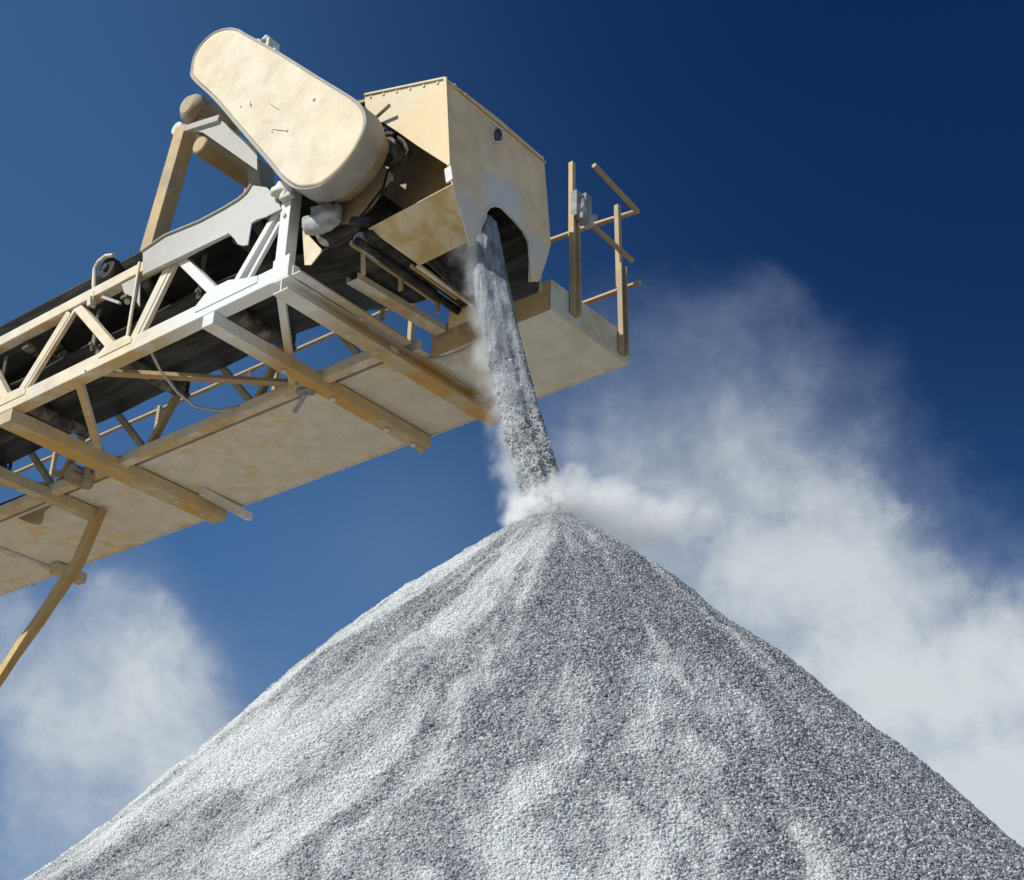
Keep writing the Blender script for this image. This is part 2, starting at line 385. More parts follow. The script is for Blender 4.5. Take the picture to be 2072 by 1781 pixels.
sh = MB(); loft(sh, [offs(GO, .016, -.292), offs(GO, .010, -.302), offs(GO, .004, -.302), offs(GO, 0, -.297), offs(GO, 0, -.285), offs(GO, .004, -.28), offs(GO, .004, -.14), offs(GO, .016, -.14)], True, True, True)
M_shell = paint('guard_shell_paint', (.42, .41, .38), (.34, .335, .30), (.44, .43, .39), 0, .7, .5, .4, 19.)
guard = sh.build('drive_guard', M_shell, conveyor, 0)
lid = MB(); LP = [p + Vector((.014, 0, -.012)) for p in offs(GO, .022, 0)]
LP = [Vector((p.x, -.303, p.z)) for p in LP]
loft(lid, [[Vector((p.x, -.293, p.z)) for p in LP], LP, [Vector(((p.x - cg.x) * .975 + cg.x, -.309, (p.z - cg.z) * .975 + cg.z)) for p in LP]], True, False, True)
lido = lid.build('lid', M_guard, guard, 0)
sc_ = MB()
def z2(x, y, v, ax='V'): return on(ax, v, (300 + x / 2.96) * .9317, (y / 2.96) * .9317)
for x, y, r in [(1132, 642, .012), (725, 676, .010), (662, 686, .007), (960, 842, .008), (862, 850, .006)]:
    p = z2(x, y, -.309); MB().tube([p, p + Vector((0, -.004, 0))], r, 8).build('bolt', M_brown, guard, 0)
MB().bar(z2(862, 832, -.310), z2(955, 842, -.310), .006, .003).build('scratch', M_brown, guard, 0); MB().bar(z2(845, 665, -.310), z2(905, 705, -.310), .007, .003).build('scratch', M_brown, guard, 0); MB().bar(z2(722, 650, -.310), z2(726, 690, -.310), .008, .003).build('scratch', M_brown, guard, 0)

tb = MB(); p = z2(845, 290, -.22); tb.box((p.x-.05, -.26, p.z-.05), (p.x+.035, -.16, p.z+.03)); tb.tube([p + Vector((-.01, -.05, 0)), p + Vector((-.01, -.02, .06))], .02, 8)
tb.bar(z2(780, 262, -.2), z2(900, 330, -.2), .05, .012); tb.build('lifting_lug', M_white, guard, .006)
# narrow dark drive case behind the guard
dc = MB(); loft(dc, [offs(GO, .05, -.138), offs(GO, .05, -.05)], True, True, True); dc.build('back_plate', M_brown, guard, 0)

# ------------------------------------------------------------------ drive frame with motor
df = MB()
lt, lb = on('V', .0, 378, 262), on('V', .0, 306, 512)
df.bar(lt, lb, .12, .115, (0, 1, 0)); df.build
dfo = df.build('drive_frame', M_rail, conveyor, .006)
p = on('V', -.04, 356, 259); MB().tube([p, p + Vector((0, .85, 0))], .055, 18).build('cross_tube', M_white, dfo, .01)
p = on('V', 0, 402, 291); MB().tube([p, p + Vector((0, .012, 0)), p + Vector((0, .60, 0))], [.06, .078, .078], 20).build('cross_tube', M_rail, dfo, .006)
p = on('V', 0, 412, 268); q = MB(); q.channel(p, p + Vector((0, .62, 0)), .12, .045, .01, (.8, 0, -.6), (.6, 0, .8)); q.build('channel_beam', M_frame, dfo, .003)
fl = MB(); a = on('V', .70, 522, 335); fl.bar(a, (a.x - .20, .70, .85), .09, .07, (0, 1, 0)); fl.build('far_leg', M_rail, dfo, .004)
bx = MB(); bx.bar(on('V', .30, 526, 340), on('V', .30, 534, 425), .12, .14, (0, 1, 0)); bx.build('tensioner_box', M_brown, dfo, .01)
mp = MB(); a = [on('V', -.02, *q) for q in [(362, 268), (470, 288), (505, 305), (470, 262), (440, 236), (418, 256), (380, 258)]]
mp.plate([on('V', -.03, 372, 262), on('V', -.03, 410, 268), on('V', -.03, 520, 345), on('V', -.03, 520, 300), on('V', -.03, 440, 238), on('V', -.03, 420, 254), on('V', -.03, 385, 256)], (0, .012, 0))
mp.bar(on('V', -.04, 375, 262), on('V', -.04, 445, 240), .05, .03, (0, 1, 0)); mp.build('motor_plate', M_skirt, dfo, .003)
c = on('V', .08, 396, 224)
mo = MB()
for k in range(26):
    pass
gear = []
for k in range(48):
    rr = .105 if k % 2 else .118
    a = k * 2 * math.pi / 48; gear.append((rr * math.cos(a), rr * math.sin(a)))
mo.extrude(gear, (c.x, .06, c.z), (c.x, .36, c.z), (1, 0, 0), (0, 0, 1)); mo.tube([(c.x, -.01, c.z), (c.x, .03, c.z), (c.x, .06, c.z)], [.07, .11, .12], 20); mo.tube([(c.x, .36, c.z), (c.x, .42, c.z)], [.12, .10], 20)
mo.box((c.x - .16, .12, c.z - .02), (c.x - .10, .26, c.z + .09)); mo.box((c.x - .09, .08, c.z - .16), (c.x + .09, .34, c.z - .10))
mo.build('motor', M_brown, conveyor, 0)

# ------------------------------------------------------------------ discharge hood
def z3(x, y, v, ax='V'): return on(ax, v, (700 + x / 2.96) * .9317, (120 + y / 2.96) * .9317)
UF = 1.205
hd = MB()
side = [z3(272, 252, .0), z3(790, 142, .0), z3(817, 715, .0), z3(700, 640, .0), z3(600, 575, .0), z3(480, 490, .0), z3(395, 435, .0), z3(345, 425, .0), z3(275, 330, .0)]
hd.plate(side, (0, .008, 0))
hd.bar(z3(792, 146, -.008), z3(816, 712, -.008), .022, .014, (0, 1, 0)); hd.bar(z3(272, 254, -.006), z3(790, 146, -.006), .014, .012, (0, 1, 0))
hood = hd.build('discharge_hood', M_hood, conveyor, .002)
# roof
tl, tr_ = side[0], side[1]
rf = MB(); rf.plate([(tl.x - .25, .002, tl.z + .02), (tr_.x, .002, tr_.z - .004), (tr_.x, 1.0, tr_.z - .004), (tl.x - .25, 1.0, tl.z + .02)], (0, 0, -.010)); rf.build('roof_panel', M_hood, hood, .002)
# front panel with arch
front_m = paint('hood_front_paint', (.84, .64, .40), (.70, .50, .28), (.84, .68, .46), 0, .5, .15, .10, 21., .66, spots=(((1.2, .60, .40), .30, .75), ((1.2, .90, .25), .22, .4), ((1.2, .25, .15), .22, .5)))
fp_img = [(795, 147), (1120, 395), (1425, 660), (1445, 900), (1470, 1215), (1440, 1330), (1395, 1455), (1330, 1455),
          (1335, 1330), (1325, 1200), (1290, 1130), (1225, 1055), (1180, 1010), (1150, 980), (1110, 968), (1075, 978), (1052, 1005), (1045, 1045), (1015, 1110), (985, 1170), (975, 1222), (950, 1222),
          (940, 1190), (900, 1040), (860, 900), (835, 820), (825, 715)]
FPn = [on('U', UF, (700 + x / 2.96) * .9317, (120 + y / 2.96) * .9317) for x, y in fp_img]
ff = MB(); ff.plate(FPn, (-.010, 0, 0))
fpo = ff.build('front_panel', front_m, hood, .002)
# arch lip, a thin rolled edge
lipn = FPn[7:22]; lp = MB()
lp.tube([p + Vector((.002, 0, 0)) for p in lipn], .0075, 8); lp.build('arch_lip', M_white, fpo, 0)
def f3(x, y): return on('U', UF + .006, (700 + x / 2.96) * .9317, (120 + y / 2.96) * .9317)
hc = f3(1128, 512)
col_ = MB()
for a, b in [((1085, 460), (1098, 560)), ((1098, 560), (1163, 560)), ((1163, 560), (1160, 480)), ((1160, 480), (1085, 435))]:
    col_.bar(f3(*a), f3(*b), .012, .014, (1, 0, 0))
col_.build('port_frame', M_white, fpo, .002)
hm = MB(); pts = [f3(1128 + 22 * math.cos(a) - 4*math.sin(a), 515 + 42 * math.sin(a) + 10*math.cos(a)) for a in [k * math.pi / 8 for k in range(16)]]
hm.plate(pts, (.004, 0, 0)); hm.build('port_hole', M_lining, fpo, 0)
for k in range(9):
    v = .10 + .105 * k; MB().bolt((UF + .001, v, 1.0 - .002 * k), (1, 0, 0), .011, .006).build('bolt', M_hood, fpo, 0)
for k in range(6):
    p = tl.lerp(tr_, (k + .5) / 6) + Vector((0, -.001, -.035)); MB().bolt(p, (0, -1, 0), .010, .006).build('bolt', M_hood, hood, 0)
ct = MB(); ct.bar(z3(808, 722, -.01), z3(820, 812, -.01), .05, .012, (0, 1, 0)); ct.build('corner_clip', M_white, hood, .003)
# recessed side wall and lower side of the chute
V1 = .42
rs = MB(); rs.plate([z3(345, 430, V1), z3(480, 480, V1), (1.185, V1, .90), (1.185, V1, .12), (.70, V1, .12), z3(40, 1000, V1), z3(60, 800, V1)], (0, .008, 0))
rs.build('side_panel', M_rail, hood, .002)
pA, pB = z3(296, 1112, .05), z3(842, 822, .05); pC, pD = z3(935, 1190, .42), z3(622, 1345, .42)
ch = MB(); ch.plate([pA, pB, pC, pD], (pB - pA).cross(pD - pA).normalized() * -.008); ch.tube([pD, pC], .009, 8); ch.build('chute_side', M_hood, hood, .002)
hp_ = MB(); hp_.plate([z2(1105, 1330, .04), z2(1300, 1300, .04), z2(1420, 1200, .04), z2(1560, 1040, .04), z2(1640, 1130, .04), z2(1500, 1330, .04), z2(1400, 1440, .04), z2(1290, 1440, .04), z2(1190, 1500, .04), z2(1120, 1460, .04)], (0, .008, 0)); hp_.build('head_plate', M_brown, conveyor, .002)
sg = MB(); sg.plate([(.40, .03, .70), (.745, .03, .78), (.745, .03, .895), (.56, .03, 1.19), (.40, .03, 1.24)], (0, .006, 0)); sg.build('light_block_plate', M_steel, conveyor, 0)  # added dark plate: keeps sun off the recess and blackens the gap
hs2 = MB(); hs2.bar(z2(1375, 1425, .02), z2(1480, 1428, .02), .05, .045, (0, 1, 0)); hs2.build('bracket', M_belt, conveyor, .004)
# rubber lined inside
ln = MB(); ln.box((.70, .962, -.02), (1.19, .975, 1.02)); ln.box((.70, .45, .20), (.715, .96, .62)); ln.box((.69, .02, 1.0), (1.18, .98, 1.01))
ln.plate([(.745, .42, .09), (.745, .96, -.0), (.70, .96, .3), (.70, .42, .3)], (-.01, 0, 0))
ln.build('rubber_lining', M_lining, hood, 0)
ou = MB(); ou.box((.45, .985, .0), (1.195, .995, 1.03)); ou.build('far_panel', M_hood, hood, .002)
lp = MB(); lp.bar(pD + Vector((-.01, .0, -.005)), (pD.x - .03, .97, pD.z + .005), .03, .02); lp.build('rear_lip', M_frame, hood, .002)

# bits between guard and hood
be = MB(); c = z3(455, 640, .10); be.tube([(c.x, .02, c.z), (c.x, .11, c.z)], .085, 22); be.build('shaft_bearing', M_steel, conveyor, .01)
ring = MB(); ring.tube([Vector((c.x + .10 * math.cos(a), .03, c.z + .10 * math.sin(a))) for a in [R(40 + 14 * k) for k in range(20)]], .02, 8); ring.build('bearing_seal', M_belt, conveyor, 0)
hs = MB(); hs.tube([z3(*q, .05) for q in [(360, 445), (440, 490), (530, 560), (560, 620), (520, 690), (430, 745), (415, 800), (400, 860), (340, 935), (300, 990), (240, 1060), (200, 1075), (290, 1070)]], .018, 8); hs.build('hose', M_belt, conveyor, 0)
rd = MB(); rd.tube([z3(322, 420, -.03), z3(432, 322, -.06)], .012, 8); rd.build('lever', M_brown, conveyor, 0)

# ------------------------------------------------------------------ belt scrapers under the head
def z8(x, y, v, ax): return on(ax, v, (640 + x / 3.453) * .9317, (440 + y / 3.453) * .9317)
s1 = MB(); s1.bar((.60, .06, .155), (.60, 1.0, .135), .07, .05); s1.tube([(.53, .04, .115), (.53, 1.0, .10)], .026, 12); s1.build('belt_scraper', M_belt, conveyor, .004)
s2 = MB(); a, b = z8(430, 590, .13, 'W'), z8(1095, 985, .13, 'W'); s2.channel(a, b, .10, .05, .008, (1, 0, 0), (0, 0, 1)); s2.build('support_channel', M_frame, conveyor, .003)
s3 = MB(); s3.bar(z8(420, 300, .17, 'W'), z8(1060, 745, .17, 'W'), .022, .03); s3.bar(z8(870, 470, .1, 'W'), z8(1220, 720, .1, 'W'), .02, .02); s3.build('scraper_rail', M_rail, conveyor, .002)
for x, y0, y1 in [(515, 380, 550), (795, 560, 660), (1070, 740, 830), (1215, 830, 1000), (660, 790, 880)]:
    t0 = z8(x, y0, .17, 'W'); MB().bar(t0, z8(x, y1, t0.y, 'V'), .035, .012, (0, 1, 0)).build('hanger', M_rail, conveyor, .002)
s5 = MB(); s5.tube([z8(480, 260, .16, 'W'), z8(580, 380, .16, 'W')], .04, 12); s5.tube([z8(560, 350, .12, 'W'), z8(640, 420, .12, 'W')], .03, 8); s5.build('tension_spring', M_galv, conveyor, .004)
yp = MB(); yp.plate([z4(1350, 285, .05), z4(1480, 425, .05), z4(1405, 520, .05), z4(1365, 520, .05)], (0, .008, 0)); yp.build('bracket', M_guard, conveyor, .002)

# ------------------------------------------------------------------ walkway
wk = MB()
for a, b in [(U0, -4.93), (-4.925, -2.90), (-2.895, -.70), (-.695, .12)]:
    wk.box((a, 1.10, .012), (b, 2.02, .02))
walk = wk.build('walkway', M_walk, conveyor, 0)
e = MB(); e.bar((U0, 1.085, .045), (.12, 1.085, .045), .03, .08); e.build('toe_board', M_walk, walk, .002)
e = MB(); e.bar((U0, 2.03, .055), (.12, 2.03, .055), .012, .10); e.build('toe_board', M_walk, walk, .002)
e = MB(); e.bar((U0, 1.03, .05), (-.05, 1.03, .05), .075, .03); e.build('dark_slot_strip', M_belt, walk, 0)  # dark strip standing in for the shade in the slot beside the deck
pf = MB(); pf.box((.125, 1.20, .0), (1.112, 2.03, .012)); pf.build('end_platform', M_plat, walk, .003)
e = MB(); e.box((.125, 1.19, .0), (1.105, 1.20, .22)); e.build('toe_board', M_rail, walk, .002)
e = MB(); e.plate([(1.113, 1.19, .22), (1.113, 2.045, .22), (1.113, 2.045, .0), (1.113, 1.19, .0)], (.010, 0, 0)); e.build('toe_board', M_walk, walk, .002)
e = MB(); e.box((.125, 2.031, .0), (1.11, 2.045, .22)); e.build('toe_board', M_walk, walk, .002)
e = MB(); e.bar((-4.93, 1.0, -.004), (-4.90, 2.0, -.004), .05, .022); e.build('seam_strip', M_white, walk, .002)
e = MB(); e.tube([on('W', -.012, *q) for q in [(862, 728), (900, 724), (935, 712), (965, 694), (990, 672)]], .011, 8); e.build('conduit', M_skirt, walk, 0)
# ------------------------------------------------------------------ handrail
def U1(v, w): return (1.13, v, w)
h = MB(); h.channel(U1(1.41, .06), U1(1.392, .80), .075, .04, .008, (0, 1, 0), (1, 0, 0)); h.bar(U1(1.392, .62), U1(1.388, 1.26), .035, .035)
hr = empty('handrail', conveyor)
h.build('post', M_rail, hr, .002)
h = MB(); h.channel(U1(1.945, .03), U1(1.93, .72), .070, .04, .008, (0, 1, 0), (1, 0, 0)); h.bar(U1(1.93, .55), U1(1.915, 1.22), .036, .036); h.build('post', M_rail, hr, .002)
MB().tube([(1.15, 1.61, 1.37), (1.15, 2.13, 1.292)], .020, 10).build('rail', M_rail, hr, .003)
MB().tube([(1.16, 2.13, 1.29), (.75, 2.10, 1.315), (.2, 2.08, 1.34), (U0, 2.08, 1.36)], .019, 10).build('rail', M_rail, hr, .002)
MB().tube([(1.15, 1.42, .86), (1.15, 2.06, .83)], .018, 10).build('rail', M_rail, hr, .002)
MB().tube([(1.20, 2.075, .64), (.2, 2.06, .66), (U0, 2.06, .68)], .018, 10).build('rail', M_rail, hr, .002)
for u in (-.9, -2.4, -3.9, -5.4, -6.9, -8.4):
    MB().bar((u, 2.055, .02), (u, 2.055, 1.36), .04, .04).build('post', M_rail, hr, .002)
lf = MB(); c = Vector((1.155, 1.425, .92)); lf.lump(c + Vector((.01, .01, -.02)), (.045, .05, .08), .3, 9); lf.lump(c + Vector((.01, .07, -.05)), (.035, .045, .05), .35, 3); lf.box((c.x-.02, c.y-.055, c.z-.12), (c.x+.03, c.y+.02, c.z+.09)); lf.box((c.x-.02, c.y+.02, c.z-.03), (c.x+.05, c.y+.09, c.z+.10)); lf.tube([c + Vector((.03, .05, -.10)), c + Vector((.05, .12, -.05))], .03, 8)
lf.box((c.x, c.y-.03, c.z-.14), (c.x+.06, c.y+.10, c.z-.09)); lf.build('junction_box', M_galv, hr, .014)

# ------------------------------------------------------------------ support leg and oddments at the lower left
M_leg = paint('leg_paint', (.58, .40, .18), (.40, .24, .08), (.40, .30, .17), 0, .6, .45, .5, 27., .7)
lg = MB(); pts = [on('V', 1.36, *q) for q in [(196, 1030), (150, 1138), (108, 1200), (72, 1254), (30, 1312), (-4, 1364)]]
d = (pts[-1] - pts[-2]).normalized(); g0 = pts[-1] + d * ((-6.85 - pts[-1].z) / d.z)
pts.append(g0)
wd = [.16, .145, .13, .12, .11, .10, .12]
for a, b, w_ in zip(pts, pts[1:], wd):
    e_ = (b - a).normalized() * .012
    lg.channel(a - e_, b + e_, w_, .06, .010, (b - a).normalized().cross(Vector((.25, 1, 0))).normalized(), Vector((.25, 1, 0)))
lg.build('support_leg', M_leg, conveyor, .002)
cb = MB(); cb.tube([(-1.33, .02, .02), (-1.45, .22, -.01), (-1.56, .47, -.03), (-1.60, .66, -.04), (-1.54, .82, -.02), (-1.42, .93, .03)], .010, 6); cb.build('cable', M_skirt, conveyor, 0)
rb = MB(); c = on('V', 1.0, 184, 975)
rb.tube([(c.x, .80, c.z), (c.x, .98, c.z)], .075, 16); rb.bar((c.x - .16, .90, c.z + .06), (c.x + .14, .90, c.z - .06), .05, .09); rb.bar((c.x + .10, .88, c.z + .10), (c.x + .12, .88, c.z - .12), .03, .07); rb.bar((c.x - .30, .86, c.z + .10), (c.x - .05, .92, c.z + .08), .06, .03)
rb.tube([(c.x + .05, .78, c.z - .05), (c.x + .05, .97, c.z - .05)], .045, 10)
rb.build('tail_bracket', M_brown, conveyor, .006)
rb = MB(); rb.plate([on('V', 1.1, *q) for q in [(25, 1045), (68, 1030), (112, 1004), (118, 1010), (88, 1035), (84, 1058), (76, 1062), (60, 1058)]], (0, .01, 0)); rb.build('bracket', M_brown, conveyor, .002)
rb = MB(); rb.bar(on('V', 1.0, 0, 1025), on('V', 1.0, 84, 992), .03, .03); rb.build('dark_slot_strip', M_belt, walk, 0)  # dark bar added to give the slot opening its shade
rb = MB(); rb.tube([z4(1330, 1330, .93), z4(1420, 1330, .93)], .03, 10); rb.tube([z4(1300, 1470, .9), z4(1370, 1350, .9)], .018, 8); rb.build('clamp', M_galv, truss, .003)
rb = MB(); rb.bar(z4(1020, 1200, .9), z4(1020, 1270, .9), .03, .03); rb.build('bracket', M_white, truss, .003)

# ------------------------------------------------------------------ sun and sky direction
SV = Vector((-.68, -.42, .80)).normalized()     # towards the sun
sl = bpy.data.lights.new('sun', 'SUN'); sl.energy = 4.9; sl.angle = R(.5); sl.color = (1, .955, .87)
so = bpy.data.objects.new('sun', sl); COL.objects.link(so); so.rotation_euler = SV.to_track_quat('Z', 'Y').to_euler()

# ------------------------------------------------------------------ ground
def mk_ground():
    m, t = mat('quarry_floor'); g = t.n('ShaderNodeNewGeometry').outputs['Position']
    a = t.noise(g, .06, 6, .6); b = t.noise(g, 1.2, 7, .7); f = t.noise(g, 30, 4, .7)
    c = t.mix(t.ramp(a, .35, .65), (.35, .29, .20), (.40, .35, .27)); c = t.mix(t.ramp(b, .4, .7, 0, .5), c, (.20, .17, .12))
    t.out(c, .95, t.math('ADD', b, t.math('MULTIPLY', f, .3)), .5, .08, spec=.15); return m
gm = MB(); N = 60; ext = 2500
vs = []; 
for j in range(N + 1):
    for i in range(N + 1):
        x = (abs(i / N * 2 - 1) ** 3) * math.copysign(1, i / N * 2 - 1) * ext; y = (abs(j / N * 2 - 1) ** 3) * math.copysign(1, j / N * 2 - 1) * ext
        r_ = math.hypot(x, y); z = 0 if r_ < 25 else (math.sin(x * .03) * math.cos(y * .027)) * min(1.2, (r_ - 25) * .01)
        vs.append((x, y, z))
gm.add(vs, [(j*(N+1)+i, j*(N+1)+i+1, (j+1)*(N+1)+i+1, (j+1)*(N+1)+i) for j in range(N) for i in range(N)], True)
ground = gm.build('ground', mk_ground(), None, 0); tag(ground, kind='structure')

# ------------------------------------------------------------------ gravel pile
APEX = loc(1.69, .50, -1.86)
TAN = .965
def fbm(x, y, f0, seed, oct=4):
    rs = np.random.RandomState(seed); out = np.zeros_like(x); amp = 1.; f = f0
    for o in range(oct):
        for k in range(5):
            a = rs.rand() * 6.283; ph = rs.rand() * 6.283; ph2 = rs.rand() * 6.283; b = rs.rand() * 6.283
            out += amp * .45 * np.sin((x * math.cos(a) + y * math.sin(a)) * f + ph) * np.sin((x * math.cos(b) + y * math.sin(b)) * f * .8 + ph2)
        amp *= .5; f *= 2.03
    return out
nr, na = 420, 1100
rr = np.concatenate([[0.0], np.linspace(.02, 1, nr) ** 1.25 * 6.2]); nr = len(rr)
th = np.linspace(0, 2 * np.pi, na, endpoint=False)
Rg, Tg = np.meshgrid(rr, th, indexing='ij')
X = Rg * np.cos(Tg); Y = Rg * np.sin(Tg)
A0 = .31
TANF = 1.00 + .035 * np.sin(Tg * 1.0 + math.pi / 2) * np.clip(Rg, 0, 1)
prof_z = -TANF * (np.sqrt(Rg**2 + A0**2) - A0) 
Ax, Ay = np.cos(Tg), np.sin(Tg)
sw = np.clip(Rg / 1.0, 0, 1)
dz = sw * (.034 * fbm(X, Y, 1.7, 3) + .014 * fbm(Ax * 7, Ay * 7, 1., 5) * np.clip(Rg, 0, 2)) + .013 * fbm(X, Y, 6.5, 8, 4) * np.clip(Rg * 3, 0.1, 1) + .006 * fbm(X, Y, 38., 9, 3)
Z = APEX.z + prof_z + dz - (.072 + .030 * np.cos(Tg)) * np.sin(np.pi * np.clip(Rg / 4.4, 0, 1))
verts = np.stack([X + APEX.x, Y + APEX.y, Z], -1).reshape(-1, 3)
ii, jj = np.meshgrid(np.arange(nr - 1), np.arange(na), indexing='ij'); j2 = (jj + 1) % na
quads = np.stack([ii*na + jj, (ii+1)*na + jj, (ii+1)*na + j2, ii*na + j2], -1).reshape(-1, 4)
me = bpy.data.meshes.new('gravel_pile'); me.vertices.add(len(verts)); me.vertices.foreach_set('co', verts.ravel().astype(np.float32))
me.loops.add(quads.size); me.loops.foreach_set('vertex_index', quads.ravel().astype(np.int32))
me.polygons.add(len(quads)); me.polygons.foreach_set('loop_start', np.arange(0, quads.size, 4, dtype=np.int32)); me.polygons.foreach_set('loop_total', np.full(len(quads), 4, dtype=np.int32))
me.update(); me.polygons.foreach_set('use_smooth', [True] * len(quads))
# how many loose stones lie where: dense on the flank that faces the yard, sparse behind
ang = np.arctan2(-X, -Y)
face = np.clip((1.65 - np.abs(ang)) / .3, 0, 1)
dens = (500 + 21000 * face * np.clip((3.8 - Rg) / .3, 0.05, 1) * (1 + 1.2 * np.clip(1 - Rg / 1.6, 0, 1))).ravel()
at = me.attributes.new('stones', 'FLOAT', 'POINT'); at.data.foreach_set('value', dens.astype(np.float32))

sz = (np.clip(.62 + .20 * Rg, .6, 1.) * (1 - .22 * np.clip((-X) / 1.6, 0, 1))).ravel(); at = me.attributes.new('size', 'FLOAT', 'POINT'); at.data.foreach_set('value', sz.astype(np.float32))
def pile_nodes(t, inst):
    """shared look: pale limestone chips, streaks of fine dust run down the flank"""
    g = t.n('ShaderNodeNewGeometry').outputs['Position']
    q = t.vmath('SUBTRACT', g, tuple(APEX)); x, y, z = t.xyz(q)
    r = t.vmath('LENGTH', t.comb(x, y, 0.)); az = t.math('ARCTAN2', x, t.math('MULTIPLY', y, -1.))
    az = t.math('ADD', az, t.math('MULTIPLY', r, .14)); pol = t.comb(t.math('MULTIPLY', az, 7.), t.math('MULTIPLY', r, 1.1), t.math('MULTIPLY', r, .2))
    warp = t.noise(g, 1.6, 3, .5, col=True); pol = t.vmath('ADD', pol, t.vmath('SCALE', warp, scale=1.4))
    st = t.noise(pol, .9, 6, .62, .4); st2 = t.noise(t.vmath('MULTIPLY', pol, (4., 1.6, 1.)), 1.6, 5, .7, .2); bl = t.noise(g, .9, 4, .55, .4)
    st = t.math('MULTIPLY_ADD', st, 1.5, -.25)
    s = t.math('ADD', t.math('MULTIPLY', st, .62), t.math('ADD', t.math('MULTIPLY', bl, .3), t.math('MULTIPLY', st2, .25)))
    # more of the pale tone to the left side and near the tip, less to the right
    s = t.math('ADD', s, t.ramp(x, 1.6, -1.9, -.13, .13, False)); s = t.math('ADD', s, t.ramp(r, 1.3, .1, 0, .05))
    k = t.ramp(r, .75, .12); s = t.math('ADD', t.math('MULTIPLY', s, t.math('SUBTRACT', 1., k)), t.math('MULTIPLY', k, .60))
    return g, t.ramp(s, .505, .78), st2

def mk_pile_surface():
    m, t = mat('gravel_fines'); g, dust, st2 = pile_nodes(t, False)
    v = t.n('ShaderNodeTexVoronoi'); v.inputs['Scale'].default_value = 95; t.L(g, v.inputs['Vector'])
    f = t.noise(g, 60, 5, .75)
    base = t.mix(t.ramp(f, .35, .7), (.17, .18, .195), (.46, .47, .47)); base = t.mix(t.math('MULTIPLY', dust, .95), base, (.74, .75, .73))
    t.out(base, .95, t.math('ADD', v.outputs['Distance'], f), .8, .010, spec=.1); return m
def mk_stone(name='gravel_chip', dk=.78, dim=.80):
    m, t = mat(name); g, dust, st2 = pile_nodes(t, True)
    oi = t.n('ShaderNodeObjectInfo'); rnd = oi.outputs['Random']
    c = t.n('ShaderNodeValToRGB'); e = c.color_ramp.elements
    e[0].position = 0; e[0].color = (.085, .095, .11, 1); e[1].position = 1; e[1].color = (.72, .73, .72, 1)
    for p, k in ((.25, (.20, .21, .23)), (.6, (.38, .39, .405)), (.9, (.58, .59, .60))):
        n_ = c.color_ramp.elements.new(p); n_.color = (*k, 1)
    t.L(rnd, c.inputs[0])
    chip = t.mix(1., c.outputs[0], (dim, dim, dim), 'MULTIPLY')
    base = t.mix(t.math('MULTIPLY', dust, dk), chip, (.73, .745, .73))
    t.out(base, .9, None, spec=.2); return m
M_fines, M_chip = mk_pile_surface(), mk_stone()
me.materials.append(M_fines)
pile = bpy.data.objects.new('gravel_pile', me); COL.objects.link(pile)
tag(pile, 'tall cone shaped pile of pale grey crushed stone under the conveyor head', 'gravel pile')
stones = bpy.data.objects.new('loose_stone', me); COL.objects.link(stones); stones.parent = pile; tag(stones, kind='stuff')

